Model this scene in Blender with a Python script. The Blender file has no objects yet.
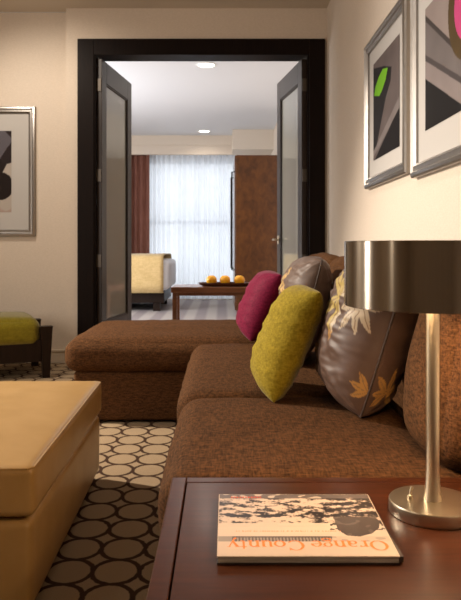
import bpy, bmesh, math, random
from mathutils import Vector, Matrix, noise
random.seed(4)
S = bpy.context.scene
COL = S.collection
PX, PY, F = 222.0, 247.0, 678.0        # principal point and focal length measured on the 461x600 frame
EYE = 0.93
R = math.radians

# ------------------------------------------------------------------ materials
def lin(c):
    return tuple((v/255/12.92 if v/255 <= .04045 else ((v/255+.055)/1.055)**2.4) for v in c)

def new_mat(name, col=(200, 200, 200), rough=.5, metal=0., spec=.5, **kw):
    m = bpy.data.materials.new(name); m.use_nodes = True
    b = m.node_tree.nodes['Principled BSDF']
    b.inputs['Base Color'].default_value = (*lin(col), 1)
    b.inputs['Roughness'].default_value = rough
    b.inputs['Metallic'].default_value = metal
    b.inputs['Specular IOR Level'].default_value = spec
    for k, v in kw.items():
        b.inputs[k.replace('_', ' ')].default_value = v
    return m

def nd(m, t, **kw):
    n = m.node_tree.nodes.new(t)
    for k, v in kw.items():
        setattr(n, k, v)
    return n

def lk(m, a, b):
    m.node_tree.links.new(a, b)

def coords(m, scale=(1, 1, 1), kind='Object'):
    tc = nd(m, 'ShaderNodeTexCoord'); mp = nd(m, 'ShaderNodeMapping')
    mp.inputs['Scale'].default_value = scale
    lk(m, tc.outputs[kind], mp.inputs['Vector'])
    return mp.outputs['Vector']

def noisy(m, c1, c2, scale=(1, 1, 1), ns=10, detail=4, lo=.35, hi=.65, bump=0, dist=.002, distort=0):
    """base colour between two tones by a procedural noise, and an optional bump from it"""
    b = m.node_tree.nodes['Principled BSDF']
    v = coords(m, scale)
    n = nd(m, 'ShaderNodeTexNoise'); n.inputs['Scale'].default_value = ns
    n.inputs['Detail'].default_value = detail; n.inputs['Distortion'].default_value = distort
    lk(m, v, n.inputs['Vector'])
    r = nd(m, 'ShaderNodeValToRGB')
    r.color_ramp.elements[0].position = lo; r.color_ramp.elements[1].position = hi
    r.color_ramp.elements[0].color = (*lin(c1), 1); r.color_ramp.elements[1].color = (*lin(c2), 1)
    lk(m, n.outputs['Fac'], r.inputs['Fac']); lk(m, r.outputs['Color'], b.inputs['Base Color'])
    if bump:
        bp = nd(m, 'ShaderNodeBump'); bp.inputs['Strength'].default_value = bump
        bp.inputs['Distance'].default_value = dist
        lk(m, n.outputs['Fac'], bp.inputs['Height']); lk(m, bp.outputs['Normal'], b.inputs['Normal'])
    return m

def weave(name, c1, c2, s=260, rough=.9, sheen=.25, bump=.5):
    """slubby woven cloth: two crossed stretched noises"""
    m = new_mat(name, c1, rough, spec=.06)
    b = m.node_tree.nodes['Principled BSDF']
    b.inputs['Sheen Weight'].default_value = sheen
    b.inputs['Sheen Roughness'].default_value = .5
    outs = []
    for sc in ((1, .12, .5), (.12, 1, .5), (.3, .3, 1)):
        n = nd(m, 'ShaderNodeTexNoise'); n.inputs['Scale'].default_value = s; n.inputs['Detail'].default_value = 2
        lk(m, coords(m, sc), n.inputs['Vector']); outs.append(n.outputs['Fac'])
    a = nd(m, 'ShaderNodeMath', operation='ADD'); lk(m, outs[0], a.inputs[0]); lk(m, outs[1], a.inputs[1])
    a2 = nd(m, 'ShaderNodeMath', operation='ADD'); lk(m, a.outputs[0], a2.inputs[0]); lk(m, outs[2], a2.inputs[1])
    d = nd(m, 'ShaderNodeMath', operation='MULTIPLY'); lk(m, a2.outputs[0], d.inputs[0]); d.inputs[1].default_value = 1/3
    r = nd(m, 'ShaderNodeValToRGB')
    r.color_ramp.elements[0].position = .38; r.color_ramp.elements[1].position = .62
    r.color_ramp.elements[0].color = (*lin(c1), 1); r.color_ramp.elements[1].color = (*lin(c2), 1)
    lk(m, d.outputs[0], r.inputs['Fac']); lk(m, r.outputs['Color'], b.inputs['Base Color'])
    bp = nd(m, 'ShaderNodeBump'); bp.inputs['Strength'].default_value = bump; bp.inputs['Distance'].default_value = .003
    lk(m, d.outputs[0], bp.inputs['Height']); lk(m, bp.outputs['Normal'], b.inputs['Normal'])
    return m

def wood(name, c1, c2, scale=(1, 12, 12), rough=.3, coat=0., ns=6):
    m = new_mat(name, c1, rough)
    m.node_tree.nodes['Principled BSDF'].inputs['Coat Weight'].default_value = coat
    m.node_tree.nodes['Principled BSDF'].inputs['Coat Roughness'].default_value = .15
    return noisy(m, c1, c2, scale, ns, 6, .3, .7, distort=.6)

def attr_mat(name, rough=.6, spec=.3, coat=0., sheen=0.):
    m = new_mat(name, (200, 200, 200), rough, spec=spec)
    b = m.node_tree.nodes['Principled BSDF']
    b.inputs['Coat Weight'].default_value = coat; b.inputs['Coat Roughness'].default_value = .06
    b.inputs['Sheen Weight'].default_value = sheen
    a = nd(m, 'ShaderNodeAttribute', attribute_name='pattern')
    lk(m, a.outputs['Color'], b.inputs['Base Color'])
    return m

def brushed(name, col, rough, aniso_scale=(1, 1, .02), ns=400, lo=.8, hi=1.2):
    m = new_mat(name, col, rough, 1.0)
    b = m.node_tree.nodes['Principled BSDF']
    n = nd(m, 'ShaderNodeTexNoise'); n.inputs['Scale'].default_value = ns; n.inputs['Detail'].default_value = 3
    lk(m, coords(m, aniso_scale), n.inputs['Vector'])
    mr = nd(m, 'ShaderNodeMapRange'); mr.inputs['To Min'].default_value = rough*lo; mr.inputs['To Max'].default_value = rough*hi
    lk(m, n.outputs['Fac'], mr.inputs['Value']); lk(m, mr.outputs['Result'], b.inputs['Roughness'])
    return m

M = {}
M['wall'] = noisy(new_mat('wall_paper', (214, 200, 183), .8, spec=.2), (211, 197, 180), (218, 204, 188), (1, 1, 3), 60, 3, bump=.05, dist=.001)
M['ceil'] = new_mat('ceiling_paint', (200, 188, 172), .9, spec=.2)
M['bedceil'] = new_mat('bedroom_ceiling_paint', (222, 222, 224), .9, spec=.2)
M['trimw'] = new_mat('painted_trim', (206, 190, 168), .5)
M['espresso'] = wood('espresso_wood', (17, 9, 7), (25, 15, 11), (14, 14, 1), .5)
M['espresso'].node_tree.nodes['Principled BSDF'].inputs['Specular IOR Level'].default_value = .12
M['doorface'] = wood('door_wood', (38, 28, 23), (48, 37, 31), (14, 14, 1), .4)
M['doorface'].node_tree.nodes['Principled BSDF'].inputs['Specular IOR Level'].default_value = .3
M['brown'] = weave('brown_upholstery', (50, 32, 19), (97, 65, 39), sheen=0)
M['leather'] = noisy(new_mat('caramel_leather', (160, 125, 74), .36, spec=.4), (156, 121, 69), (164, 129, 78), (1, 1, 1), 9, 3, bump=0)
_b = M['leather'].node_tree.nodes['Principled BSDF']
_v = nd(M['leather'], 'ShaderNodeTexVoronoi'); _v.inputs['Scale'].default_value = 420
lk(M['leather'], coords(M['leather']), _v.inputs['Vector'])
_bp = nd(M['leather'], 'ShaderNodeBump'); _bp.inputs['Strength'].default_value = .12; _bp.inputs['Distance'].default_value = .001
lk(M['leather'], _v.outputs['Distance'], _bp.inputs['Height']); lk(M['leather'], _bp.outputs['Normal'], _b.inputs['Normal'])
M['table'] = wood('walnut_table', (52, 24, 11), (70, 34, 15), (1.2, 14, 14), .3, .08)
M['table'].node_tree.nodes['Principled BSDF'].inputs['Specular IOR Level'].default_value = .22
M['tabledark'] = new_mat('table_groove', (14, 8, 6), .5)
M['cabinet'] = wood('cabinet_veneer', (66, 35, 11), (98, 57, 22), (3, 3, 2), .35, .1, 5)
M['bedtable'] = wood('bedroom_table_wood', (112, 68, 42), (136, 86, 56), (1, 12, 12), .3, .2)
M['darkwood'] = wood('dark_wood', (28, 17, 11), (38, 24, 16), (12, 12, 1), .45)
M['darkwood'].node_tree.nodes['Principled BSDF'].inputs['Specular IOR Level'].default_value = .2
M['olive'] = weave('chartreuse_weave', (118, 100, 18), (152, 132, 38), 200, .9, .1, .6)
M['olivebench'] = weave('olive_velvet', (114, 102, 14), (136, 122, 26), 120, .85, .35, .2)
M['magenta'] = weave('magenta_silk', (94, 14, 42), (118, 24, 56), 200, .6, .08, .2)
M['pillow'] = attr_mat('brown_satin', .5, .3)
M['piping'] = new_mat('brown_piping', (58, 42, 32), .5)
M['nickel'] = brushed('brushed_nickel', (196, 182, 158), .33)
M['shade'] = brushed('brushed_shade_metal', (138, 127, 113), .22, (1, 1, .01), 300)
_b = M['shade'].node_tree.nodes['Principled BSDF']
_b.inputs['Anisotropic'].default_value = .9; _b.inputs['Anisotropic Rotation'].default_value = .25
lk(M['shade'], nd(M['shade'], 'ShaderNodeTangent', direction_type='RADIAL', axis='Z').outputs[0], _b.inputs['Tangent'])
M['shadein'] = new_mat('shade_lining', (235, 225, 205), .6)
M['hinge'] = new_mat('hinge_steel', (92, 84, 76), .5, .6)
M['frame'] = brushed('silver_leaf_frame', (158, 153, 148), .33, (1, 1, 1), 60, .7, 1.5)
M['mat'] = new_mat('mat_board', (186, 182, 177), .8)
M['art'] = attr_mat('art_print', .6, .1)
M['cover'] = attr_mat('printed_cover', .35, .4, coat=.25)
M['pages'] = noisy(new_mat('page_edges', (190, 178, 160), .8), (150, 138, 122), (205, 195, 176), (1, 1, 60), 20, 2)
M['coverback'] = new_mat('dark_back_board', (62, 50, 43), .5)
M['coverside'] = new_mat('cream_board', (206, 186, 164), .5)
M['title'] = new_mat('orange_print', (236, 128, 52), .45)
M['red'] = new_mat('red_print', (190, 60, 40), .45)
M['orange'] = noisy(new_mat('orange_peel', (255, 170, 20), .4), (254, 166, 8), (255, 190, 34), (1, 1, 1), 40, 2, bump=.2, dist=.002)
M['tray'] = new_mat('tray_lacquer', (74, 38, 22), .3)
M['throw'] = weave('cream_throw', (196, 166, 112), (214, 186, 134), 60, .9, .2, .3)
M['linen'] = new_mat('white_linen', (232, 234, 240), .85, spec=.2)
M['drape'] = noisy(new_mat('brown_drape', (92, 52, 40), .8, spec=.2), (118, 76, 64), (138, 94, 80), (1, 1, .1), 40, 3)
M['white'] = new_mat('white_enamel', (235, 235, 232), .4)
M['windowframe'] = new_mat('window_aluminium', (150, 152, 156), .4, .4)
M['bulb'] = new_mat('lamp_bulb', (255, 236, 200), .4)
_b = M['bulb'].node_tree.nodes['Principled BSDF']
_b.inputs['Emission Color'].default_value = (1, .72, .42, 1); _b.inputs['Emission Strength'].default_value = 12
M['downlight'] = new_mat('downlight_lens', (255, 250, 240), .4)
_b = M['downlight'].node_tree.nodes['Principled BSDF']
_b.inputs['Emission Color'].default_value = (1, .93, .82, 1); _b.inputs['Emission Strength'].default_value = 6

# frosted door glass
m = M['frost'] = new_mat('frosted_glass', (118, 113, 96), .06, spec=.6)
b = m.node_tree.nodes['Principled BSDF']
b.inputs['Roughness'].default_value = .5
b.inputs['Coat Weight'].default_value = 1.0; b.inputs['Coat Roughness'].default_value = .03; b.inputs['Coat IOR'].default_value = 1.5
# clear window pane
m = M['pane'] = new_mat('window_pane', (255, 255, 255), 0., spec=.5)
b = m.node_tree.nodes['Principled BSDF']; b.inputs['Transmission Weight'].default_value = 1.; b.inputs['IOR'].default_value = 1.02
# sheer: translucent voile with some straight-through
m = M['sheer'] = bpy.data.materials.new('sheer_voile'); m.use_nodes = True
nt = m.node_tree; nt.nodes.clear()
o = nd(m, 'ShaderNodeOutputMaterial'); tr = nd(m, 'ShaderNodeBsdfTranslucent'); df = nd(m, 'ShaderNodeBsdfDiffuse'); tp = nd(m, 'ShaderNodeBsdfTransparent')
tr.inputs['Color'].default_value = (.92, .95, 1, 1); df.inputs['Color'].default_value = (.86, .88, .92, 1); tp.inputs['Color'].default_value = (1, 1, 1, 1)
m1 = nd(m, 'ShaderNodeMixShader'); m1.inputs[0].default_value = .3
lk(m, tr.outputs[0], m1.inputs[1]); lk(m, df.outputs[0], m1.inputs[2])
m2 = nd(m, 'ShaderNodeMixShader'); m2.inputs[0].default_value = .1
lk(m, m1.outputs[0], m2.inputs[1]); lk(m, tp.outputs[0], m2.inputs[2]); lk(m, m2.outputs[0], o.inputs['Surface'])

# living-room carpet: touching ovals in a square grid
m = M['carpet'] = new_mat('oval_carpet', (170, 150, 120), .95, spec=.1)
b = m.node_tree.nodes['Principled BSDF']
tc = nd(m, 'ShaderNodeTexCoord'); sp = nd(m, 'ShaderNodeSeparateXYZ')
nz = nd(m, 'ShaderNodeTexNoise'); nz.inputs['Scale'].default_value = 55; lk(m, tc.outputs['Object'], nz.inputs['Vector'])
vs = nd(m, 'ShaderNodeVectorMath', operation='SCALE'); vs.inputs['Scale'].default_value = .008
lk(m, nz.outputs['Color'], vs.inputs[0])
va = nd(m, 'ShaderNodeVectorMath', operation='ADD'); lk(m, tc.outputs['Object'], va.inputs[0]); lk(m, vs.outputs[0], va.inputs[1])
lk(m, va.outputs[0], sp.inputs[0])
def cell(out, origin, pitch):
    a = nd(m, 'ShaderNodeMath', operation='SUBTRACT'); lk(m, out, a.inputs[0]); a.inputs[1].default_value = origin + .004
    d = nd(m, 'ShaderNodeMath', operation='DIVIDE'); lk(m, a.outputs[0], d.inputs[0]); d.inputs[1].default_value = pitch
    e = nd(m, 'ShaderNodeMath', operation='ADD'); lk(m, d.outputs[0], e.inputs[0]); e.inputs[1].default_value = 100.5
    f = nd(m, 'ShaderNodeMath', operation='FRACT'); lk(m, e.outputs[0], f.inputs[0])
    g = nd(m, 'ShaderNodeMath', operation='SUBTRACT'); lk(m, f.outputs[0], g.inputs[0]); g.inputs[1].default_value = .5
    return g.outputs[0]
cx, cy = cell(sp.outputs[0], -.304, .134), cell(sp.outputs[1], 1.943, .1473)
cb = nd(m, 'ShaderNodeCombineXYZ'); lk(m, cx, cb.inputs[0]); lk(m, cy, cb.inputs[1])
ln = nd(m, 'ShaderNodeVectorMath', operation='LENGTH'); lk(m, cb.outputs[0], ln.inputs[0])
sb = nd(m, 'ShaderNodeMath', operation='SUBTRACT'); lk(m, ln.outputs['Value'], sb.inputs[0]); sb.inputs[1].default_value = .5
ab = nd(m, 'ShaderNodeMath', operation='ABSOLUTE'); lk(m, sb.outputs[0], ab.inputs[0])
rp = nd(m, 'ShaderNodeValToRGB')
rp.color_ramp.elements[0].position = .043; rp.color_ramp.elements[1].position = .068
rp.color_ramp.elements[0].color = (*lin((66, 46, 34)), 1); rp.color_ramp.elements[1].color = (*lin((160, 138, 110)), 1)
lk(m, ab.outputs[0], rp.inputs['Fac'])
n2 = nd(m, 'ShaderNodeTexNoise'); n2.inputs['Scale'].default_value = 420; lk(m, tc.outputs['Object'], n2.inputs['Vector'])
mx = nd(m, 'ShaderNodeMix', data_type='RGBA', blend_type='MULTIPLY'); mx.inputs[0].default_value = .5
lk(m, rp.outputs['Color'], mx.inputs[6]); lk(m, n2.outputs['Color'], mx.inputs[7])
g2 = nd(m, 'ShaderNodeMapRange'); g2.inputs['From Min'].default_value = .3; g2.inputs['From Max'].default_value = .7; g2.inputs['To Min'].default_value = .7; g2.inputs['To Max'].default_value = 1.1
lk(m, n2.outputs['Fac'], g2.inputs['Value']); lk(m, g2.outputs['Result'], mx.inputs[7]); mx.inputs[0].default_value = 1
lk(m, mx.outputs[2], b.inputs['Base Color'])
bp = nd(m, 'ShaderNodeBump'); bp.inputs['Strength'].default_value = .4; bp.inputs['Distance'].default_value = .004
lk(m, n2.outputs['Fac'], bp.inputs['Height']); lk(m, bp.outputs['Normal'], b.inputs['Normal'])
# bedroom carpet: soft stripes
m = M['carpet2'] = new_mat('striped_carpet', (160, 150, 145), .95, spec=.1)
b = m.node_tree.nodes['Principled BSDF']
wv = nd(m, 'ShaderNodeTexWave', wave_type='BANDS', bands_direction='X'); wv.inputs['Scale'].default_value = 1.1; wv.inputs['Distortion'].default_value = .3
lk(m, coords(m, (1, .25, 1)), wv.inputs['Vector'])
rp = nd(m, 'ShaderNodeValToRGB'); rp.color_ramp.elements[0].position = .3; rp.color_ramp.elements[1].position = .7
rp.color_ramp.elements[0].color = (*lin((150, 142, 142)), 1); rp.color_ramp.elements[1].color = (*lin((176, 168, 164)), 1)
lk(m, wv.outputs['Fac'], rp.inputs['Fac']); lk(m, rp.outputs['Color'], b.inputs['Base Color'])

# ------------------------------------------------------------------ geometry helpers
class MB:
    """collects verts and faces; build() links ONE mesh object"""
    def __init__(s): s.v = []; s.f = []; s.c = None
    def add(s, vs, fs):
        k = len(s.v); s.v += [Vector(p) for p in vs]; s.f += [[i+k for i in f] for f in fs]; return s
    def box(s, x0, x1, y0, y1, z0, z1, r=0., seg=2):
        bm = bmesh.new(); bmesh.ops.create_cube(bm, size=1)
        for v in bm.verts:
            v.co = Vector(((x0+x1)/2 + v.co.x*(x1-x0), (y0+y1)/2 + v.co.y*(y1-y0), (z0+z1)/2 + v.co.z*(z1-z0)))
        if r: bmesh.ops.bevel(bm, geom=list(bm.edges), offset=r, segments=seg, profile=.5, affect='EDGES')
        return s.bm(bm)
    def bm(s, bm, xf=None):
        bm.verts.index_update()
        s.add([(xf @ v.co if xf else v.co.copy()) for v in bm.verts], [[v.index for v in f.verts] for f in bm.faces]); bm.free(); return s
    def lathe(s, cx, cy, prof, n=64, cap=True):
        k = len(s.v); vs = []; fs = []
        for r, z in prof:
            for i in range(n):
                a = 2*math.pi*i/n; vs.append((cx + r*math.cos(a), cy + r*math.sin(a), z))
        for j in range(len(prof)-1):
            for i in range(n):
                i2 = (i+1) % n; fs.append([j*n+i, j*n+i2, (j+1)*n+i2, (j+1)*n+i])
        if cap:
            fs.append([i for i in range(n)][::-1]); fs.append([(len(prof)-1)*n+i for i in range(n)])
        return s.add(vs, fs)
    def tube(s, pts, r, n=8, closed=False):
        pts = [Vector(p) for p in pts]; L = len(pts); vs = []; fs = []
        for i, p in enumerate(pts):
            t = (pts[(i+1) % L] - pts[i-1]) if closed else (pts[min(i+1, L-1)] - pts[max(i-1, 0)])
            t.normalize(); up = Vector((0, 0, 1)) if abs(t.z) < .9 else Vector((1, 0, 0))
            a = t.cross(up).normalized(); b_ = t.cross(a)
            rr = r[i] if isinstance(r, (list, tuple)) else r
            for k in range(n):
                q = 2*math.pi*k/n; vs.append(p + a*rr*math.cos(q) + b_*rr*math.sin(q))
        for i in range(L if closed else L-1):
            for k in range(n):
                fs.append([i*n+k, i*n+(k+1) % n, ((i+1) % L)*n+(k+1) % n, ((i+1) % L)*n+k])
        if not closed: fs += [list(range(n))[::-1], [(L-1)*n+k for k in range(n)]]
        return s.add(vs, fs)
    def build(s, name, mat, parent=None, smooth=True, cols=None, angle=40, label=None):
        org = parent_loc(parent)
        me = bpy.data.meshes.new(name)
        me.from_pydata([tuple(p - org) for p in s.v], [], s.f); me.update()
        bm = bmesh.new(); bm.from_mesh(me); bmesh.ops.recalc_face_normals(bm, faces=bm.faces); bm.to_mesh(me); bm.free()
        if cols:
            at = me.color_attributes.new('pattern', 'FLOAT_COLOR', 'POINT')
            for i, c in enumerate(cols): at.data[i].color = (*lin(c), 1)
        me.materials.append(mat)
        ob = bpy.data.objects.new(name, me); COL.objects.link(ob)
        if smooth:
            me.shade_smooth()
            me.set_sharp_from_angle(angle=R(angle))
            if angle == 40 and not cols:
                ob.modifiers.new('face_weighted', 'WEIGHTED_NORMAL').keep_sharp = True
        if parent: ob.parent = parent
        if label: ob['label'] = label
        return ob

def parent_loc(p):
    v = Vector((0, 0, 0))
    while p is not None:
        v = v + Vector(p.location); p = p.parent
    return v

def thing(name, label, cat, loc, group=None):
    o = bpy.data.objects.new(name, None); COL.objects.link(o); o.location = loc; o.empty_display_size = .1
    return tag(o, label, cat, group)
def tag(o, label, cat, group=None):
    o['label'] = label; o['category'] = cat
    if group: o['group'] = group
    return o
def struct(o):
    o['kind'] = 'structure'; return o

def cushion(x0, x1, y0, y1, z0, z1, r=.06, crown=.02, n=26, puff=.012, wr=.004, fn=None, seed=0):
    """soft upholstered block: rounded box with crowned faces and faint wrinkles"""
    bm = bmesh.new(); bmesh.ops.create_cube(bm, size=2)
    bmesh.ops.subdivide_edges(bm, edges=list(bm.edges), cuts=n, use_grid_fill=True)
    h = Vector(((x1-x0)/2, (y1-y0)/2, (z1-z0)/2)); c = Vector(((x0+x1)/2, (y0+y1)/2, (z0+z1)/2))
    r = min(r, min(h)*.98)
    for v in bm.verts:
        u = Vector([math.sin(t*math.pi/2) for t in v.co])
        p = Vector([u[i]*h[i] for i in range(3)])
        q = Vector([max(-(h[i]-r), min(h[i]-r, p[i])) for i in range(3)])
        d = p - q
        if d.length > 1e-9: d.normalize()
        w = q + d*r
        k = [1 - u[i]**2 for i in range(3)]
        w.z += crown*(k[0]*k[1])**.7*(1 if u.z > 0 else .0)*max(0, u.z)
        w.x += puff*k[1]*k[2]*u.x; w.y += puff*k[0]*k[2]*u.y
        w += c
        nn = noise.noise(w*7 + Vector((seed, 0, 0)))*wr + noise.noise(Vector((w.x*22, w.y*22, w.z*5)) + Vector((0, seed, 0)))*wr*.5
        w += d*nn
        if fn: w = fn(w)
        v.co = w
    return MB().bm(bm)

def dup(o, loc, label, group=None):
    c = o.copy(); COL.objects.link(c); c.location = loc; c['label'] = label
    if group: c['group'] = group
    for ch in list(o.children):
        d = ch.copy(); COL.objects.link(d); d.parent = c
        for g in list(ch.children):
            e = g.copy(); COL.objects.link(e); e.parent = d
    return c

# ------------------------------------------------------------------ the room
XR, XL = .83, -3.4          # right and left walls
YB, YF = 5.37, -2.6         # partition with the doors, wall behind
YW = 11.95                  # bedroom window wall
H = 2.82
struct(MB().box(XL, XR, YF, 5.45, -.1, 0).build('floor', M['carpet'], smooth=False))
struct(MB().box(XL, XR, 5.45, YW+.2, -.1, 0).build('floor.001', M['carpet2'], smooth=False))
struct(MB().box(XL-.2, XR+.2, YF-.2, 5.45, H, H+.1).build('ceiling', M['ceil'], smooth=False))
struct(MB().box(XL-.2, XR+.2, 5.45, YW+.2, H, H+.1).build('ceiling.001', M['bedceil'], smooth=False))
struct(MB().box(XR, XR+.12, YF, YW+.2, -.1, H).build('wall_right', M['wall'], smooth=False))
struct(MB().box(XL-.12, XL, YF, YW+.2, -.1, H).build('wall_left', M['wall'], smooth=False))
struct(MB().box(XL, XR, YF-.12, YF, -.1, H).build('wall_front', M['wall'], smooth=False))
OX0, OX1, OZ = -1.012, .69, 2.447
wb = MB().box(XL, -1.235, 5.47, 5.53, 0, H).box(-1.235, OX0-.01, YB, 5.53, 0, H).box(OX0-.01, OX1+.01, YB, 5.53, OZ+.01, H).box(OX1+.01, XR, YB, 5.53, 0, H)
struct(wb.build('wall_back', M['wall'], smooth=False))
WX0, WX1, WZ0, WZ1 = -1.45, .6, .06, 2.45
wf = MB().box(XL, WX0, YW, YW+.2, 0, H).box(WX1, XR, YW, YW+.2, 0, H).box(WX0, WX1, YW, YW+.2, WZ1, H).box(WX0, WX1, YW, YW+.2, 0, WZ0)
struct(wf.build('wall_far', M['wall'], smooth=False))
# casing round the double doors
cas = MB().box(-1.142, OX0, YB-.02, 5.545, 0, 2.575, .004).box(OX1, .815, YB-.02, 5.545, 0, 2.575, .004).box(OX0, OX1, YB-.02, 5.545, OZ, 2.575, .004)
cas.box(OX0-.03, OX0+.012, YB-.008, 5.42, 0, OZ+.01, .003).box(OX1-.012, OX1+.03, YB-.008, 5.42, 0, OZ+.01, .003)
struct(cas.build('trim_1', M['espresso']))
# baseboards
def base_board(name, x0, x1, y):
    struct(MB().box(x0, x1, y-.014, y, 0, .085, .002).box(x0, x1, y-.02, y, .085, .105, .005).build(name, M['trimw']))
base_board('baseboard_left', XL, -1.235, 5.47)
base_board('baseboard_back', -1.235, -1.142, YB)
struct(MB().box(XR-.014, XR, YF, YB, 0, .1, .003).build('baseboard_right', M['trimw']))
# curtain bulkhead in the bedroom
struct(MB().box(XL, XR, 11.5, 11.58, 2.5, H).box(XL, XR, 11.485, 11.5, 2.66, H).build('trim_2', M['wall'], smooth=False))
struct(MB().box(.17, XR, 10.9, 11.5, 2.5, H).build('trim_3', M['wall'], smooth=False))
# window
win = MB()
for x0, x1 in ((WX0, WX0+.05), (WX1-.05, WX1)): win.box(x0, x1, YW+.02, YW+.1, WZ0, WZ1)
for z0, z1 in ((WZ0, WZ0+.05), (WZ1-.05, WZ1), (1.33, 1.39)): win.box(WX0, WX1, YW+.02, YW+.1, z0, z1)
w = struct(win.build('window_1', M['windowframe'], smooth=False))
MB().box(WX0, WX1, YW+.055, YW+.063, WZ0, WZ1).build('glass_pane', M['pane'], w, smooth=False)

# double doors, opened into the bedroom
def door(name, hx, ang, sgn):
    """leaf along +y from the hinge, swung by ang; sgn=+1: the visible face looks to +x"""
    root = MB()
    wd, th, hh = .84, .045, OZ-.02
    hy = 5.40
    ca, sa = math.cos(ang), math.sin(ang)
    def P(a, t, z):      # a along the leaf, t through its thickness
        return Vector((hx + sgn*(a*sa + t*ca), hy + a*ca - t*sa, z))
    def slab(mb, a0, a1, t0, t1, z0, z1, r=.003):
        b_ = MB().box(a0, a1, t0, t1, z0, z1, r)
        mb.add([P(v.x, v.y, v.z) for v in b_.v], b_.f)
    st = .12
    slab(root, 0, st, 0, th, .012, hh); slab(root, wd-st, wd, 0, th, .012, hh)
    slab(root, st, wd-st, 0, th, .012, .33); slab(root, st, wd-st, 0, th, hh-.17, hh)
    for (a0, a1, z0, z1) in ((st, st+.012, .33, hh-.17), (wd-st-.012, wd-st, .33, hh-.17), (st, wd-st, .33, .342), (st, wd-st, hh-.182, hh-.17)):
        slab(root, a0, a1, .006, th-.006, z0, z1, .002)
    d = struct(root.build(name, M['doorface'], smooth=True))
    g = MB(); slab(g, st+.004, wd-st-.004, .016, th-.016, .334, hh-.174, 0)
    g.build('glass_panel', M['frost'], d, smooth=False)
    for z in (2.22, 1.5, .82, .25):
        k = MB()
        kb = MB().box(-.008, .0, -.03, th-.004, z-.05, z+.05, .001)
        k.add([P(v.x, v.y, v.z) for v in kb.v], kb.f)
        p = P(-.012, -.012, 0); k.lathe(p.x, p.y, [(.008, z-.055), (.008, z+.055)], 12)
        k.build('hinge', M['hinge'], d)
    if sgn > 0: return d      # the handle shows on the right leaf only
    k = MB()
    zc, ac = .995, wd-.06
    pl = MB().box(ac-.024, ac+.024, th, th+.008, zc-.04, zc+.04, .003); k.add([P(v.x, v.y, v.z) for v in pl.v], pl.f)
    k.tube([P(ac, th, zc), P(ac, th+.05, zc), P(ac-.02, th+.058, zc), P(ac-.11, th+.058, zc)], .009, 10)
    k.build('door_handle', M['nickel'], d)
    return d
door('door_1', -1.0, R(8.6), 1)
door('door_2', .678, R(8.8), -1)

# ------------------------------------------------------------------ bedroom things
def sheet(name, mat, x0, x1, y, z0, z1, folds, amp, parent=None, seed=0, n=None):
    mb = MB(); nx = n or int(folds*10); nz = 14; vs = []; fs = []
    for j in range(nz+1):
        z = z0 + (z1-z0)*j/nz
        for i in range(nx+1):
            u = i/nx
            ph = folds*2*math.pi*u + 1.6*noise.noise(Vector((u*folds*.35, seed, 0)))*2
            a = amp*(.75 + .5*noise.noise(Vector((u*folds*.5, seed+5, j*.05))))
            vs.append((x0+(x1-x0)*u + .25*amp*math.sin(2*ph), y + a*math.sin(ph), z))
    for j in range(nz):
        for i in range(nx):
            q = j*(nx+1)+i; fs.append([q, q+1, q+nx+2, q+nx+1])
    mb.add(vs, fs)
    return mb.build(name, mat, parent, angle=180)
c = thing('sheer_curtain', 'white translucent sheer curtain across the bedroom window', 'curtain', (-.4, 11.75, .03))
sheet('voile_panel', M['sheer'], -1.62, .68, 11.78, .03, 2.66, 26, .035, c, 1, 420)
MB().box(-1.7, .75, 11.77, 11.79, 2.68, 2.70).build('curtain_track', M['white'], c)
c = thing('drape', 'brown blackout drape gathered left of the white sheer curtain', 'curtain', (-1.6, 11.64, .03))
dd = sheet('drape_panel', M['drape'], -2.05, -1.235, 11.655, .03, 2.64, 8, .055, c, 3, 140)
so = dd.modifiers.new('thickness', 'SOLIDIFY'); so.thickness = .004
MB().box(-2.1, -1.2, 11.645, 11.665, 2.65, 2.67).build('curtain_track', M['white'], c)

# armoire
a = thing('armoire', 'tall reddish brown wooden armoire beside the bedroom window', 'wardrobe', (.5, 9.5, 0))
MB().box(.192, .80, 9.0, 10.3, .08, 2.15, .004).build('body', M['cabinet'], a)
MB().box(.21, .80, 9.02, 10.28, 0, .08).build('plinth', M['darkwood'], a)
for y0, y1 in ((9.003, 9.648), (9.652, 10.297)):
    d = MB().box(.172, .192, y0, y1, .09, 2.145, .003).build('door', M['cabinet'], a)
    yy = 9.2 if y0 < 9.5 else 10.0
    MB().tube([(.172, yy, .62), (.135, yy, .62), (.135, yy, 1.95), (.172, yy, 1.95)], .011, 8).build('handle', M['espresso'], d)
# bed: headboard to the left, foot end to the right
b = thing('bed', 'white bed with its foot end toward the bedroom window', 'bed', (-1.7, 10.6, 0))
MB().box(-2.9, -.84, 9.82, 11.2, .12, .30, .01).build('bed_frame', M['darkwood'], b)
for x, y in ((-.95, 9.9), (-.95, 11.1), (-2.8, 9.9), (-2.8, 11.1)):
    MB().box(x-.05, x+.05, y-.05, y+.05, 0, .12).build('leg', M['darkwood'], b)
cushion(-2.9, -.76, 9.76, 11.26, .30, .74, .08, .03, 18).build('mattress', M['linen'], b)
cushion(-2.9, -2.4, 9.9, 10.5, .75, .90, .07, .02, 12).build('bed_pillow', M['linen'], b)
cushion(-2.9, -2.4, 10.55, 11.15, .75, .90, .07, .02, 12).build('bed_pillow', M['linen'], b)
MB().box(-3.0, -2.9, 9.7, 11.3, 0, 1.2, .02).build('headboard', M['darkwood'], b)
th = thing('bed_throw', 'cream throw folded over the foot of the white bed', 'blanket', (-1.15, 10.5, .79))
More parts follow.
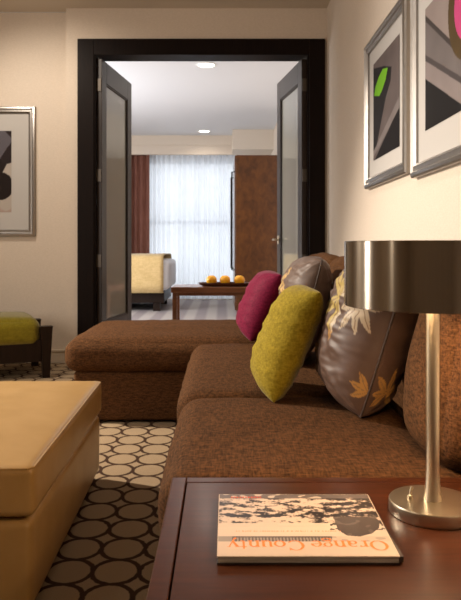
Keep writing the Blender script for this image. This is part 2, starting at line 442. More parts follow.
t = MB(); vs = []; fs = []; path = [(9.725, .27), (9.722, .4), (9.722, .55), (9.724, .7), (9.735, .765), (9.77, .795), (9.85, .808), (10.2, .815), (10.8, .815), (11.17, .806), (11.26, .79), (11.29, .74), (11.30, .5), (11.3, .3)]
for j, (y, z) in enumerate(path):
    for i in range(13):
        u = i/12; x = -1.62 + .78*u
        k = .008*noise.noise(Vector((u*6, j*.4, 2)))
        vs.append((x, y + (k if j < 4 else 0), z + (k if 4 < j < 9 else 0)))
for j in range(len(path)-1):
    for i in range(12): q = j*13+i; fs.append([q, q+1, q+14, q+13])
o = t.add(vs, fs).build('throw_cloth', M['throw'], th, angle=180)
so = o.modifiers.new('thickness', 'SOLIDIFY'); so.thickness = .012; so.offset = 1
# table with tray and oranges
TZ = .545
t = thing('console_table', 'low brown wooden table in the bedroom carrying the orange tray', 'table', (0, 6.75, 0))
MB().box(-.49, .50, 6.5, 6.98, TZ-.055, TZ, .005).build('tabletop', M['bedtable'], t)
for x in (-.455, .465):
    for y in (6.54, 6.94): MB().box(x-.022, x+.022, y-.022, y+.022, 0, TZ-.055, .003).build('leg', M['bedtable'], t)
MB().box(-.44, .45, 6.53, 6.545, TZ-.085, TZ-.055).build('apron', M['bedtable'], t)
def tray_mesh():
    mb = MB(); n = 40; vs = []; fs = []
    prof = [(.0, .004), (.80, .004), (.93, .02), (1.0, .036), (.98, .04), (.90, .026), (.78, .011), (0, .011)]
    for s_, z in prof:
        for i in range(n):
            a_ = 2*math.pi*i/n
            sx = math.copysign(abs(math.cos(a_))**.6, math.cos(a_)); sy = math.copysign(abs(math.sin(a_))**.6, math.sin(a_))
            vs.append((.03 + .265*s_*sx, 6.68 + .11*s_*sy, TZ + z - .004))
    for j in range(len(prof)-1):
        for i in range(n): fs.append([j*n+i, j*n+(i+1) % n, (j+1)*n+(i+1) % n, (j+1)*n+i])
    return mb.add(vs, fs)
tag(tray_mesh().build('tray', M['tray'], None, angle=60), 'shallow dark wooden tray holding a row of three oranges', 'tray')
og = thing('orange', 'leftmost orange in the row on the dark tray', 'fruit', (-.103, 6.68, TZ+.007), 'oranges in the tray')
k = MB(); bm = bmesh.new(); bmesh.ops.create_uvsphere(bm, u_segments=32, v_segments=20, radius=.053)
for v in bm.verts:
    v.co.z *= .95
    if v.co.z > .04: v.co.z -= .004*(1-(v.co.xy.length/.025)) if v.co.xy.length < .025 else 0
k.bm(bm, Matrix.Translation((-.103, 6.68, TZ+.0575))); k.build('peel', M['orange'], og, angle=180)
MB().lathe(-.103, 6.68, [(.004, TZ+.100), (.005, TZ+.1045), (.002, TZ+.1055)], 8).build('stem_end', M['darkwood'], og)
for x, l in ((.03, 'middle orange in the row on the dark tray'), (.172, 'rightmost orange in the row on the dark tray, nearest the armoire')):
    dup(og, (x, 6.68, TZ+.007), l)

# recessed ceiling lights
def downlight(x, y, label, group):
    dl = thing('recessed_light', label, 'ceiling light', (x, y, H), group)
    MB().lathe(x, y, [(.082, H-.001), (.086, H-.008), (.105, H-.006), (.11, H-.0005)], 40, False).build('trim_ring', M['white'], dl)
    MB().lathe(x, y, [(.084, H-.0015), (.084, H-.004)], 40).build('lens', M['downlight'], dl)
    return dl
for x, y, l in ((-.165, 7.03, 'larger round recessed ceiling light nearest the doorway'), (-.29, 11.05, 'small far recessed ceiling light close to the window bulkhead')):
    downlight(x, y, l, 'bedroom ceiling lights')

# ------------------------------------------------------------------ living room: pictures
def picture(name, label, origin, ux, nrm, w, h, paint, fw=.055, art=(.13, .13), res=150):
    """framed print; origin = lower left outer corner on the wall, ux along the wall, nrm out of the wall"""
    origin = Vector(origin); ux = Vector(ux); nrm = Vector(nrm); uz = Vector((0, 0, 1))
    root = thing(name, label, 'picture', origin + ux*w/2)
    P = lambda u, v, d: origin + ux*u + uz*v + nrm*d
    fr = MB(); prof = [(0, .0), (0, .022), (.006, .03), (.018, .034), (.026, .026), (.034, .026), (.044, .03), (fw, .02), (fw, .006)]
    vs = []; fs = []
    for i_, d in prof:
        vs += [P(i_, i_, d), P(w-i_, i_, d), P(w-i_, h-i_, d), P(i_, h-i_, d)]
    for j in range(len(prof)-1):
        for i in range(4): fs.append([j*4+i, j*4+(i+1) % 4, (j+1)*4+(i+1) % 4, (j+1)*4+i])
    fr.add(vs, fs).build('frame', M['frame'], root, angle=30)
    mb = MB(); vs = [P(fw-.004, fw-.004, .010), P(w-fw+.004, fw-.004, .010), P(w-fw+.004, h-fw+.004, .010), P(fw-.004, h-fw+.004, .010)]
    vs += [v - nrm*.008 for v in vs]
    mb.add(vs, [[0, 1, 2, 3], [4, 5, 6, 7], [0, 1, 5, 4], [1, 2, 6, 5], [2, 3, 7, 6], [3, 0, 4, 7]]).build('mat_board', M['mat'], root, smooth=False)
    a0, a1, b0, b1 = art[0]+fw-.03, w-art[0]-fw+.03, art[1]+fw-.03, h-art[1]-fw+.03
    mb = MB(); vs = []; fs = []; cols = []
    for j in range(res+1):
        for i in range(res+1):
            p = P(a0+(a1-a0)*i/res, b0+(b1-b0)*j/res, .0115); vs.append(p); cols.append(paint(p))
    for j in range(res):
        for i in range(res): q = j*(res+1)+i; fs.append([q, q+1, q+res+2, q+res+1])
    mb.add(vs, fs).build('print', M['art'], root, smooth=False, cols=cols)
    return root
def inside(px, py, poly):
    c_ = False; j = len(poly)-1
    for i in range(len(poly)):
        xi, yi = poly[i]; xj, yj = poly[j]
        if (yi > py) != (yj > py) and px < (xj-xi)*(py-yi)/(yj-yi)+xi: c_ = not c_
        j = i
    return c_
# the prints are laid out by wall coordinates: distance along the wall (m) and height (m)
def wallpoint(px, py):
    d = F*XR/(px-PX); return (d, EYE+(PY-py)/F*d)
GREEN = [wallpoint(*q) for q in ((376.3, 96), (377.5, 87), (381, 77), (385, 69), (390, 67.5), (388, 79), (384, 91), (381.5, 96))]
BLACK1 = [wallpoint(*q) for q in ((375.2, 69), (386, 66), (394, 66.5), (393, 80), (388, 98), (384, 118), (379, 145), (375.2, 152))]
BLACK2 = [wallpoint(*q) for q in ((402, 106), (402, 155), (375, 164), (386, 140))]
LINE1 = [wallpoint(*q) for q in ((374, 160), (374, 155), (400, 100), (402.5, 95), (402.5, 106), (386, 138))]
def paint1(p):
    q = (p.y, p.z); n = noise.noise(Vector((p.y*9, p.z*9, 0)))*8
    if inside(*q, GREEN): return (108+n, 170+n, 30)
    if inside(*q, BLACK1): return (30+n*.5, 27+n*.5, 27+n*.5)
    if inside(*q, LINE1): return (116+n, 108+n, 106+n)
    if inside(*q, BLACK2): return (22, 18, 18)
    return (94+n, 84+n, 82+n)
B2 = [wallpoint(*q) for q in ((424, 76), (461, 103), (520, 146), (520, 70), (480, 120), (424, 140))]
B2 = [wallpoint(*q) for q in ((424, 76), (440, 87), (461, 101.5), (500, 128), (560, 165), (424, 170))]
def paint2(p):
    q = (p.y, p.z); n = noise.noise(Vector((p.y*9, p.z*9, 4)))*8
    k = wallpoint(461, 8); rr = math.hypot(p.y-k[0]+.1, (p.z-k[1]))
    if inside(*q, B2): return (20, 17, 17)
    if rr < .135: return (186+n, 70+n*.5, 120+n)
    if rr < .20: return (76+n, 60+n, 36+n)
    c1 = wallpoint(430, 20); c2 = wallpoint(461, 50)
    s_ = (p.z-c1[1]) - (c2[1]-c1[1])/(c2[0]-c1[0])*(p.y-c1[0])
    if abs(s_) < .012: return (62, 56, 55)
    if s_ > 0: return (136+n, 124+n, 120+n)
    d1 = wallpoint(430, 59); d2 = wallpoint(461, 78)
    s2 = (p.z-d1[1]) - (d2[1]-d1[1])/(d2[0]-d1[0])*(p.y-d1[0])
    if abs(s2) < .012: return (70, 64, 64)
    return (104+n, 97+n, 96+n) if s2 > 0 else (128+n, 118+n, 116+n)
picture('framed_picture', 'silver framed print with a bright green tip, farther on right wall', (XR, 3.82, 1.255), (0, -1, 0), (-1, 0, 0), .85, .80, paint1, art=(.13, .115))
picture('framed_picture', 'silver framed print with a magenta disc, nearer on right wall', (XR, 2.885, 1.222), (0, -1, 0), (-1, 0, 0), .85, .84, paint2, art=(.13, .15))
def paint3(p):
    n = noise.noise(Vector((p.x*7, p.z*7, 1))); x, z = p.x, p.z
    if z < 1.26 and math.hypot(x+1.74, z-1.27) > .05: return (92, 30, 36) if n < .15 else (170, 150, 140)
    if math.hypot((x+1.78), (z-1.42)*.9) < .10: return (36, 28, 26)
    if z > 1.62 + .10*n: return (44, 36, 36) if n < .2 else (92, 88, 94)
    if x < -1.78 + (z-1.5)*.5: return (40, 32, 30)
    return (176, 166, 156)
picture('framed_picture', 'silver framed print of dark and pale shapes, on wall left of doorway', (-2.55, 5.47, 1.015), (1, 0, 0), (0, -1, 0), 1.05, 1.045, paint3, art=(.17, .17), res=110)

# ------------------------------------------------------------------ sectional sofa
sofa = thing('sectional_sofa', 'brown woven sectional sofa with a chaise, along right wall', 'sofa', (.3, 3.0, 0))
SX, CX = -.135, -.785
MB().box(SX, .80, 1.44, 3.575, .012, .275, .018, 3).build('seat_base', M['brown'], sofa)
MB().box(CX, .80, 3.58, 4.46, .012, .272, .018, 3).build('chaise_base', M['brown'], sofa)
for x, y in ((-.12, 1.5), (.72, 1.5), (-.12, 3.4), (.72, 4.38), (-.7, 3.66), (-.7, 4.38)):
    MB().box(x-.03, x+.03, y-.03, y+.03, 0, .03).build('foot', M['darkwood'], sofa)
def droop(w): return w
cushion(SX-.004, .56, 1.425, 2.27, .272, .432, .065, .02, 30, .006, .004, seed=1).build('seat_cushion', M['brown'], sofa)
cushion(SX-.02, .56, 2.275, 3.52, .272, .432, .065, .02, 30, .006, .004, seed=2).build('seat_cushion', M['brown'], sofa)
cushion(CX-.045, .60, 3.535, 4.50, .27, .445, .07, .025, 34, .012, .005, seed=3).build('chaise_cushion', M['brown'], sofa)
MB().box(.64, .805, 1.46, 4.46, .26, .80, .03, 3).build('back_frame', M['brown'], sofa)
def lean(w):
    fx = max(0., min(1., (.66-w.x)/.2))
    d = .16*math.exp(-((w.y-2.2)/.40)**4) + .03*math.exp(-((w.y-2.85)/.25)**2)
    w.x += fx*(d + .13*max(0, w.z-.52)) + .06*max(0, w.z-.6)
    return w
for i, (y0, y1) in enumerate(((1.45, 2.46), (2.465, 3.47), (3.475, 4.47))):
    cushion(.455, .655, y0, y1, .42, .865, .085, .03, 26, .03, .005, lean, seed=5+i).build('back_cushion', M['brown'], sofa)

# ------------------------------------------------------------------ pillows
def leafmask(leaves, u, v):
    for (cu, cv, ln_, wd, an) in leaves:
        a_ = R(an); x = (u-cu)*math.cos(a_) + (v-cv)*math.sin(a_); y = -(u-cu)*math.sin(a_) + (v-cv)*math.cos(a_)
        if 0 < x < ln_:
            k = x/ln_; w_ = wd*4*k*(1-k)*(.75+.5*k*0) 
            if abs(y) < w_*.5:
                return 2 if abs(y) < w_*.07 else 1
    return 0
def pillow(name, label, P0, s, tf, tb, yaw, ln_, mat, seed, paint=None, n=44, pipe=None, rnd=.075, wr=.006):
    a, L = R(yaw), R(ln_)
    n0 = Vector((-math.cos(a), -math.sin(a), 0)); eu = Vector((-math.sin(a), math.cos(a), 0)); z = Vector((0, 0, 1))
    ev = z*math.cos(L) - n0*math.sin(L); nn = n0*math.cos(L) + z*math.sin(L)
    P0 = Vector(P0); C = P0 + eu*s/2 + ev*s/2
    root = thing(name, label, 'cushion', C - ev*s/2)
    def outline(u, v):
        k = .025; q = 1 - rnd*(u*u*v*v)**1.5
        return C + eu*(u*s/2*q*(1-k*(1-v*v))) + ev*(v*s/2*q*(1-k*(1-u*u)))
    def pt(u, v, side):
        t = max(0, (1-abs(u)**2.3)*(1-abs(v)**3.6))
        w = (tf if side > 0 else -tb)*(t**.5)
        p = outline(u, v)
        cw = noise.noise(Vector((u*2.2, v*6, seed)))*wr*2*t**.3 + noise.noise(Vector((u*6+3, v*14, seed+2)))*wr*.9*t**.3
        # gathers towards the bottom and top corners
        cw += wr*1.3*math.sin(9*math.atan2(1-abs(u)+.05, 1-abs(v)+.05)*2)*max(0, abs(u*v)-.25)*t**.3
        return p + nn*(w + cw*(1 if side > 0 else -1))
    mb = MB(); cl = []
    par = [math.sin(math.pi/2*(-1+2*i/n)) for i in range(n+1)]
    for side in (1, -1):
        vs = []; fs = []
        for j in range(n+1):
            for i in range(n+1):
                vs.append(pt(par[i], par[j], side))
                if paint: cl.append(paint(par[i], par[j], side))
        for j in range(n):
            for i in range(n): q = j*(n+1)+i; fs.append([q, q+1, q+n+2, q+n+1])
        mb.add(vs, fs)
    ob = mb.build('pillow_cover', mat, root, angle=180, cols=cl if paint else None)
    bm = bmesh.new(); bm.from_mesh(ob.data); bmesh.ops.remove_doubles(bm, verts=bm.verts, dist=1e-5); bmesh.ops.recalc_face_normals(bm, faces=bm.faces); bm.to_mesh(ob.data); bm.free()
    if pipe:
        ring = []
        for k in range(4):
            for i in range(30):
                q = math.sin(math.pi/2*(-1+2*i/30))
                ring.append(outline(*((q, -1), (1, q), (-q, 1), (-1, -q))[k]))
        MB().tube(ring, .0035, 8, True).build('seam_piping', pipe, root)
    return root
GOLD = (186, 152, 96); PALE = (176, 158, 132); TAUPE = (84, 63, 52)
def fan(cu, cv, ln_, wd, angs): return [(cu, cv, ln_*(1-.12*(i % 2)), wd, a_) for i, a_ in enumerate(angs)]
LEAF_A = fan(-.62, .20, .30, .11, (225, 262, 300, 335, 20, 185)) + fan(-.30, .18, .42, .16, (30, 75, 110, 150, 330, 265)) + fan(-.985, -.46, .24, .10, (12, 48, 338)) + fan(.3, -.4, .35, .14, (40, 100, 160, 220, 280))
LEAF_B = fan(-.72, -.42, .26, .11, (150, 190, 230, 20, 330, 80)) + fan(.2, .3, .4, .15, (30, 90, 150, 210, 270, 330))
def paintA(u, v, side):
    u, v = math.asin(max(-1, min(1, u)))*2/math.pi, math.asin(max(-1, min(1, v)))*2/math.pi
    q = leafmask(LEAF_A if side > 0 else LEAF_B, u, v)
    if q == 2: return (120, 92, 62)
    if q == 1: return (160, 118, 62) if v < -.1 else ((168, 146, 84) if u > -.33 else PALE)
    return TAUPE
LEAF_C = fan(-.1, .35, .5, .18, (60, 130, 200, 330)) + fan(.4, -.2, .5, .18, (90, 160, 220))
def paintB(u, v, side):
    q = leafmask(LEAF_C, u, v)
    return (120, 92, 62) if q == 2 else (GOLD if q else (96, 78, 68))
pillow('throw_pillow', 'large taupe satin pillow with embroidered leaves, nearest the lamp', (.380, 1.87, .440), .50, .155, .115, -5, 17, M['pillow'], 1, paintA, 170, M['piping'])
pillow('throw_pillow', 'taupe satin pillow with a gathered edge, behind the chartreuse pillow', (.285, 2.70, .447), .46, .12, .09, -2, 15, M['pillow'], 6, paintB, 90, M['piping'])
pillow('throw_pillow', 'chartreuse woven pillow standing between two taupe satin pillows', (.156, 2.085, .442), .385, .10, .060, 1, 23, M['olive'], 11, rnd=.045, wr=.0035)
pillow('throw_pillow', 'magenta pillow at the far end of the sofa seat', (.14, 3.36, .456), .375, .115, .085, 0, 24, M['magenta'], 15, rnd=.04, wr=.004)

# ------------------------------------------------------------------ leather ottoman
ot = thing('ottoman', 'large square caramel leather ottoman in front of the sofa', 'ottoman', (-1.02, 2.2, 0))
def skew(w):      # set a couple of degrees askew
    c_ = Vector((-.475, 1.66)); a_ = R(-1.3); d = Vector((w.x, w.y)) - c_
    w.x, w.y = c_.x + d.x*math.cos(a_) + d.y*math.sin(a_), c_.y - d.x*math.sin(a_) + d.y*math.cos(a_); return w
cushion(-1.56, -.46, 1.655, 2.74, .266, .392, .02, .012, 30, .004, .0015, skew, 1).build('padded_top', M['leather'], ot)
cushion(-1.555, -.468, 1.66, 2.735, .03, .258, .022, .0, 24, .004, .001, skew, 2).build('upholstered_base', M['leather'], ot)
for x, y in ((-1.48, 1.74), (-.55, 1.74), (-1.48, 2.65), (-.55, 2.65)):
    MB().box(x-.03, x+.03, y-.03, y+.03, 0, .04).build('foot', M['darkwood'], ot)
ring = []
cs = ((-1.552, 1.661), (-.464, 1.661), (-.464, 2.734), (-1.552, 2.734))
for k in range(4):
    for i in range(16):
        a_, b_ = Vector(cs[k]), Vector(cs[(k+1) % 4]); q = a_.lerp(b_, .012 + .976*i/15)
        ring.append(skew(Vector((q.x, q.y, .3862))))
MB().tube(ring, .0032, 8, True).build('seam_piping', M['leather'], ot)

# ------------------------------------------------------------------ olive bench
bn = thing('bench', 'dark wood bench with an olive cushion, at left by wall', 'bench', (-1.75, 5.05, 0))
def leg(x, y, s_):
    mb = MB(); vs = []
    for z, x0, x1, h_ in ((0, -.062, -.012, .025), (.2, -.068, -.003, .03), (.352, -.082, .006, .034), (.366, -.075, .008, .034)):
        for dx, dy in ((x0, -h_), (x1, -h_), (x1, h_), (x0, h_)): vs.append((x + s_*dx, y+dy, z))
    fs = [[0, 1, 2, 3], [12, 13, 14, 15]]
    for j in range(3):
        for i in range(4): fs.append([j*4+i, j*4+(i+1) % 4, j*4+4+(i+1) % 4, j*4+4+i])
    mb.add(vs, fs).build('leg', M['darkwood'], bn, angle=30)
for y in (4.845, 5.36): leg(-1.222, y, 1); leg(-2.30, y, -1)
MB().box(-2.24, -1.29, 4.835, 4.875, .115, .27, .004).build('rail', M['darkwood'], bn)
MB().box(-2.24, -1.29, 5.33, 5.37, .115, .27, .004).build('rail', M['darkwood'], bn)
MB().box(-2.24, -1.29, 4.875, 5.33, .19, .22).build('slat_deck', M['darkwood'], bn)
cushion(-2.24, -1.295, 4.82, 5.37, .222, .425, .07, .03, 24, .01, .002, None, 4).build('seat_cushion', M['olivebench'], bn)

# the bench stands at an angle: turn it about its front right leg
pv = Vector((-1.25, 4.845, 0)); rot = Matrix.Rotation(R(24), 4, 'Z')
bn.location = pv + rot @ (Vector(bn.location) - pv); bn.rotation_euler.z = R(24)

# ------------------------------------------------------------------ side table
TT = .46
st = thing('side_table', 'dark walnut side table in front, at the near end of the sofa', 'table', (.3, 1.05, 0))
X0, X1, Y0, Y1, fw = -.102, .80, .70, 1.385, .03
fr = MB().box(X0, X0+fw, Y0, Y1, TT-.035, TT, .003).box(X1-fw, X1, Y0, Y1, TT-.035, TT, .003).box(X0+fw, X1-fw, Y1-fw, Y1, TT-.035, TT, .003).box(X0+fw, X1-fw, Y0, Y0+fw, TT-.035, TT, .003)
fr.build('top_frame', M['table'], st)
MB().box(X0+fw+.0025, X1-fw-.0025, Y0+fw+.0025, Y1-fw-.0025, TT-.032, TT, .0015).build('top_panel', M['table'], st)
MB().box(X0+.01, X1-.01, Y0+.01, Y1-.01, TT-.05, TT-.0345).build('sub_top', M['tabledark'], st)
for x in (X0+.03, X1-.03):
    for y in (Y0+.03, Y1-.03): MB().box(x-.025, x+.025, y-.025, y+.025, 0, TT-.05, .003).build('leg', M['table'], st)
for q in ((X0+.055, X1-.055, Y1-.05, Y1-.03), (X0+.055, X1-.055, Y0+.03, Y0+.05), (X0+.02, X0+.04, Y0+.055, Y1-.055), (X1-.04, X1-.02, Y0+.055, Y1-.055)):
    MB().box(*q, TT-.12, TT-.05).build('apron', M['table'], st)

# ------------------------------------------------------------------ table lamp
LX, LY = .373, 1.20
lp = thing('table_lamp', 'brushed nickel table lamp with a drum shade, on the side table', 'lamp', (LX, LY, TT))
MB().lathe(LX, LY, [(.0745, TT), (.076, TT+.002), (.076, TT+.020), (.0745, TT+.0225), (.03, TT+.0235)], 96).build('base', M['nickel'], lp)
MB().lathe(LX, LY, [(.0165, TT+.0225), (.0145, TT+.035), (.0125, TT+.055), (.0115, TT+.08), (.0115, .845), (.013, .846), (.013, .87)], 48).build('pole', M['nickel'], lp)
RS, SZ0, SZ1 = .154, .826, .9405
sh = MB().lathe(LX, LY, [(RS-.0015, SZ0), (RS, SZ0+.0008), (RS, SZ1-.0008), (RS-.0015, SZ1)], 160, False).build('lamp_shade', M['shade'], lp)
MB().lathe(LX, LY, [(RS-.0016, SZ1), (RS-.0022, SZ1), (RS-.0022, SZ0), (RS-.0016, SZ0)], 160, False).build('shade_lining', M['shadein'], sh)
sp_ = MB()
for k in range(3):
    a_ = 2*math.pi*k/3 + .4
    sp_.tube([(LX+.012*math.cos(a_), LY+.012*math.sin(a_), .862), (LX+(RS-.002)*math.cos(a_), LY+(RS-.002)*math.sin(a_), .862)], .0018, 6)
sp_.build('shade_spider', M['nickel'], lp)
for q in (-1, 1):
    bxx, byy = LX+.045*q, LY+.045*q
    k = MB(); bm = bmesh.new(); bmesh.ops.create_uvsphere(bm, u_segments=20, v_segments=12, radius=.02)
    k.bm(bm, Matrix.Translation((bxx, byy, .90))); k.lathe(bxx, byy, [(.010, .915), (.010, .932)], 20)
    k.tube([(bxx, byy, .926), (LX, LY, .868)], .004, 8)
    k.build('bulb', M['bulb'], lp)
sx, sy = .3345, 1.205
k = MB().lathe(sx, sy, [(.0048, TT+.0225), (.0048, TT+.029), (.003, TT+.0305)], 16)
k.tube([(sx, sy, TT+.03), (sx+.001, sy-.001, TT+.038), (sx+.003, sy-.002, TT+.045)], [.0018, .0022, .003], 8)
k.build('toggle_switch', M['nickel'], lp)

# ------------------------------------------------------------------ book
BT = TT + .0125
hB = EYE - BT
def tp_(px, py):
    d = F*hB/(py-PY); return ((px-PX)/F*d, d)
bk = thing('book', 'large photo book lying flat beside the table lamp', 'book', (.13, 1.13, TT))
C4 = [(-.0075, 1.003), (.2635, 1.003), (.2695, 1.255), (-.0055, 1.255)]
def quad(name, mat, inset, z0, z1, parent, cols=None):
    cx_, cy_ = sum(q[0] for q in C4)/4, sum(q[1] for q in C4)/4
    q = [(cx_+(x-cx_)*(1-inset/.13), cy_+(y-cy_)*(1-inset/.13)) for x, y in C4]
    mb = MB().add([(x, y, z0) for x, y in q]+[(x, y, z1) for x, y in q], [[0, 1, 2, 3], [4, 5, 6, 7], [0, 1, 5, 4], [1, 2, 6, 5], [2, 3, 7, 6], [3, 0, 4, 7]])
    return mb.build(name, mat, parent, smooth=False)
quad('back_cover', M['coverback'], 0, TT+.0003, TT+.0025, bk)
quad('page_block', M['pages'], .0015, TT+.0025, TT+.0105, bk)
fc = quad('front_cover', M['coverside'], 0, TT+.0105, BT-.0002, bk)
MB().box(.2625, .2695, 1.006, 1.252, TT+.0025, TT+.0105).build('spine', M['coverback'], bk)
DOME = [tp_(*q) for q in ((333, 517), (340, 516.5), (374, 516.5), (380, 521), (379, 528), (372, 533.5), (360, 536.5), (347, 535.5), (338, 530))]
def cover_paint(x, d):
    px = PX + x/d*F; py = PY + hB/d*F
    n1 = noise.noise(Vector((x*60, d*70, 0))); n2 = noise.noise(Vector((x*160, d*190, 3))); n3 = noise.noise(Vector((x*16, d*22, 8)))
    cream = (206, 182, 160)
    if inside(x, d, DOME):
        return (78, 66, 60) if n1 < .3 else (98, 86, 78)
    if py > 541.5: return cream
    if py > 536.3:
        if px < 332:
            t = math.sin(x*2*math.pi/.0052)
            return (92, 80, 74) if (t > .1 or py < 537.5) and px > 232 else (150, 136, 122)
        return (198, 174, 152) if n1 < .25 else (170, 152, 136)
    if py > 523:
        if px > 330 and py < 530: return (70, 58, 52) if n1+n2*.5 > -.05 else (205, 186, 164)
        if px < 330 and 523 < py < 527: return cream if n1 < .3 else (200, 180, 158)
        return (208, 185, 163)
    if py < 498.5:
        return (96, 84, 78) if n3+n1*.6 > -.15 else (184, 166, 148)
    # a hillside town seen from above: tree clumps in rows, pale ground between
    row = noise.noise(Vector((x*9, d*60, 21)))
    f = .62*noise.noise(Vector((x*46, d*75, 0))) + .42*noise.noise(Vector((x*120, d*170, 3))) + .26*noise.noise(Vector((x*280, d*330, 5)))
    f += .30*row + .30*n3 + (.12 if px > 325 else 0) - (.12 if 517 < py < 523 else 0)
    k = max(0., min(1., (f+.16)/.34))**1.3
    return tuple(a*(1-k)+b_*k for a, b_ in zip((202, 178, 156), (44, 36, 33)))
mb = MB(); vs = []; fs = []; cl = []; na, nb = 300, 250
for j in range(nb+1):
    for i in range(na+1):
        u, v = .004+.992*i/na, .004+.992*j/nb
        x = (C4[0][0]*(1-u)+C4[1][0]*u)*(1-v) + (C4[3][0]*(1-u)+C4[2][0]*u)*v
        d = C4[0][1]*(1-v)+C4[3][1]*v
        vs.append((x, d, BT)); cl.append(cover_paint(x, d))
for j in range(nb):
    for i in range(na): q = j*(na+1)+i; fs.append([q, q+1, q+na+2, q+na+1])
mb.add(vs, fs).build('cover_photo', M['cover'], fc, smooth=False, cols=cl)
# title lettering, drawn as serif glyphs: bars, arcs and bowls in em units (x-height .64, cap height 1)
class G:
    def __init__(s): s.q = []
    def bar(s, x0, y0, x1, y1, w0, w1=None):
        w1 = w1 or w0; d = Vector((x1-x0, y1-y0)).normalized(); n = Vector((-d.y, d.x))
        s.q.append([(x0+n.x*w0/2, y0+n.y*w0/2), (x0-n.x*w0/2, y0-n.y*w0/2), (x1-n.x*w1/2, y1-n.y*w1/2), (x1+n.x*w1/2, y1+n.y*w1/2)]); return s
    def arc(s, cx, cy, rx, ry, a0, a1, thick=.14, thin=.045, n=22):
        for i in range(n):
            q = []
            for a_, k in ((a0+(a1-a0)*i/n, 1), (a0+(a1-a0)*i/n, -1), (a0+(a1-a0)*(i+1)/n, -1), (a0+(a1-a0)*(i+1)/n, 1)):
                c_, s_ = math.cos(R(a_)), math.sin(R(a_))
                ix, iy = (thick/2, thin/2)
                q.append((cx + (rx+k*ix)*c_, cy + (ry+k*iy)*s_))
            s.q.append(q)
        return s
    def serif(s, x, y, w=.24): return s.bar(x-w/2, y, x+w/2, y, .045)
def glyph(ch):
    g = G()
    if ch == 'O': return g.arc(.45, .5, .38, .48, 0, 360, .15), .95
    if ch == 'C': return g.arc(.45, .5, .38, .48, 42, 318, .15).bar(.75, .98, .75, .72, .05, .03).bar(.75, .24, .75, .12, .03), .90
    if ch == 'r': return g.bar(.14, .02, .14, .62, .13).serif(.15, .022, .28).serif(.09, .62, .14).arc(.36, .42, .20, .20, 60, 170, .06, .06).arc(.42, .56, .03, .03, 0, 360, .06, .06, 10), .50
    if ch == 'a': return g.bar(.46, .04, .46, .48, .13).arc(.28, .46, .18, .16, 0, 150, .10, .05).arc(.26, .19, .17, .16, 0, 360, .11).bar(.46, .04, .58, .03, .06), .62
    if ch == 'n': return g.bar(.14, .02, .14, .62, .13).serif(.14, .022).serif(.09, .62, .14).bar(.50, .02, .50, .44, .13).serif(.50, .022).arc(.33, .42, .17, .2, 0, 170, .12, .06), .66
    if ch == 'g': return g.arc(.27, .42, .18, .19, 0, 360, .11).bar(.42, .56, .56, .62, .05).arc(.27, -.12, .22, .13, 0, 360, .09, .05).arc(.2, .13, .1, .08, 90, 270, .06, .05).bar(.18, .04, .36, .02, .09), .56
    if ch == 'e': return g.arc(.29, .32, .22, .29, 0, 310, .13).bar(.09, .34, .5, .34, .05), .58
    if ch == 'o': return g.arc(.32, .32, .24, .29, 0, 360, .13), .64
    if ch == 'u': return g.bar(.14, .2, .14, .62, .13).serif(.09, .62, .14).bar(.50, .02, .50, .62, .13).serif(.44, .62, .14).serif(.54, .022, .14).arc(.32, .22, .18, .2, 180, 350, .12, .06), .66
    if ch == 't': return g.bar(.18, .12, .18, .84, .12, .07).bar(.03, .62, .36, .62, .05).arc(.28, .12, .10, .1, 180, 320, .08, .05), .40
    if ch == 'y': return g.bar(.10, .62, .33, .05, .13).bar(.52, .62, .24, -.26, .055).serif(.1, .62, .22).serif(.52, .62, .18).arc(.2, -.25, .04, .04, 0, 360, .07, .07, 10), .60
    return g, .34
def lettering(text, x_right, d_base, width, capd, name, mat, parent, z):
    qs = []; pen = 0
    for ch in text:
        g, adv = glyph(ch)
        qs += [[(pen+x, y) for x, y in q] for q in g.q]; pen += adv
    k = width/pen; mb = MB()
    for i, q in enumerate(qs):      # read from the far side of the table
        mb.add([(x_right - x*k, d_base - y*capd, z + (i % 7)*1e-6) for x, y in q], [[0, 1, 2, 3]])
    return mb.build(name, mat, parent, smooth=False)
lettering('Orange County', .2545, 1.056, .246, .034, 'title_lettering', M['title'], fc, BT+.0003)
# faint small caption lines
cap = MB()
for py, xa, xb, hh in ((531.5, 236, 340, .0022),):
    x0, d0 = tp_(xa, py); x1, _ = tp_(xb, py); x = x0
    while x < x1:
        wd_ = random.choice((.002, .003, .0015)); cap.add([(x, d0, BT+.0002), (x+wd_, d0, BT+.0002), (x+wd_, d0+hh, BT+.0002), (x, d0+hh, BT+.0002)], [[0, 1, 2, 3]]); x += wd_ + random.choice((.0012, .002, .004))
cap.build('caption_lettering', M['title'], fc, smooth=False)
cap = MB(); x0, d0 = tp_(231, 498); x1, _ = tp_(262, 498); x = x0
while x < x1:
    cap.add([(x, d0, BT+.0002), (x+.003, d0, BT+.0002), (x+.003, d0+.006, BT+.0002), (x, d0+.006, BT+.0002)], [[0, 1, 2, 3]]); x += .0052
cap.build('corner_lettering', M['red'], fc, smooth=False)

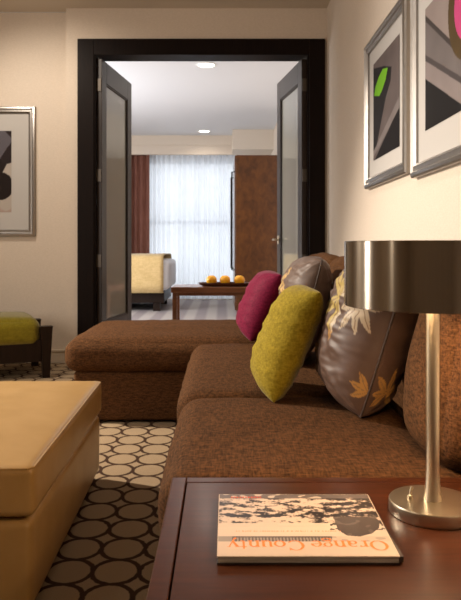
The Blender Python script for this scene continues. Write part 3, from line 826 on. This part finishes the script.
# ------------------------------------------------------------------ lights
def light(name, kind, loc, energy, col, target=None, **kw):
    l = bpy.data.lights.new(name, kind); l.energy = energy; l.color = col
    for k_, v_ in kw.items(): setattr(l, k_, v_)
    o_ = bpy.data.objects.new(name, l); COL.objects.link(o_); o_.location = loc
    if target is not None: o_.rotation_euler = (Vector(target)-Vector(loc)).to_track_quat('-Z', 'Y').to_euler()
    return o_
WARM = (1, .68, .40); SOFT = (1, .88, .74); NEUT = (1, .94, .87)
for q in (-1, 1): light('lamp_glow', 'POINT', (LX+.045*q, LY+.045*q, .862), 5.6, WARM, shadow_soft_size=.015)
light('key_spot', 'SPOT', (-2.9, 3.72, 2.55), 860, SOFT, (-.45, 2.9, .2), spot_size=R(75), spot_blend=.7, shadow_soft_size=.05)
light('side_daylight', 'AREA', (-3.3, 2.2, 1.45), 55, NEUT, (0, 2.1, 1.45), shape='RECTANGLE', size=.5, size_y=1.5)
light('back_spot', 'SPOT', (-1.6, 4.3, 2.78), 80, SOFT, (-1.3, 5.47, .9), spot_size=R(120), spot_blend=.8, shadow_soft_size=.08)
light('wall_washer', 'SPOT', (-.25, 2.9, 2.78), 33, NEUT, (.83, 2.9, 1.6), spot_size=R(110), spot_blend=.9, shadow_soft_size=.06)
light('rear_lamp', 'POINT', (-2.4, .05, 1.5), 18, SOFT, shadow_soft_size=.05)
for x, y, e in ((-.165, 7.03, 60), (-.29, 11.05, 15)):
    light('bedroom_spot', 'SPOT', (x, y, H-.02), e, (1, .9, .78), (x, y, 0), spot_size=R(150), spot_blend=.6, shadow_soft_size=.06)
light('bedroom_fill', 'AREA', (-3.3, 7.6, 1.4), 165, (.94, .96, 1), (0, 7.8, 1.7), shape='RECTANGLE', size=1.6, size_y=1.8)  # added unseen area light filling the bedroom from the left; no window there
p = light('window_daylight', 'AREA', (-.42, YW+.35, 1.3), 16, (.91, .96, 1), (-.42, 0, 1.3), shape='RECTANGLE', size=2.2, size_y=2.5)
wd = bpy.data.worlds.new('daylight_sky'); S.world = wd; wd.use_nodes = True
bg = wd.node_tree.nodes['Background']; bg.inputs[0].default_value = (.90, .95, 1, 1); bg.inputs[1].default_value = .8

# ------------------------------------------------------------------ camera
cam = bpy.data.cameras.new('camera'); co = bpy.data.objects.new('camera', cam); COL.objects.link(co)
co.location = (0, 0, EYE); co.rotation_euler = (R(90), 0, 0)
cam.sensor_width = 36; cam.sensor_fit = 'AUTO'; cam.lens = F/600*36
cam.shift_x = (230.5-PX)/600; cam.shift_y = (PY-300)/600
cam.clip_start = .05
cam.dof.use_dof = True; cam.dof.focus_distance = 1.6; cam.dof.aperture_fstop = 16
S.camera = co
S.view_settings.view_transform = 'Standard'; S.view_settings.look = 'None'
S.view_settings.exposure = 0; S.view_settings.gamma = 1; S.view_settings.use_curve_mapping = False
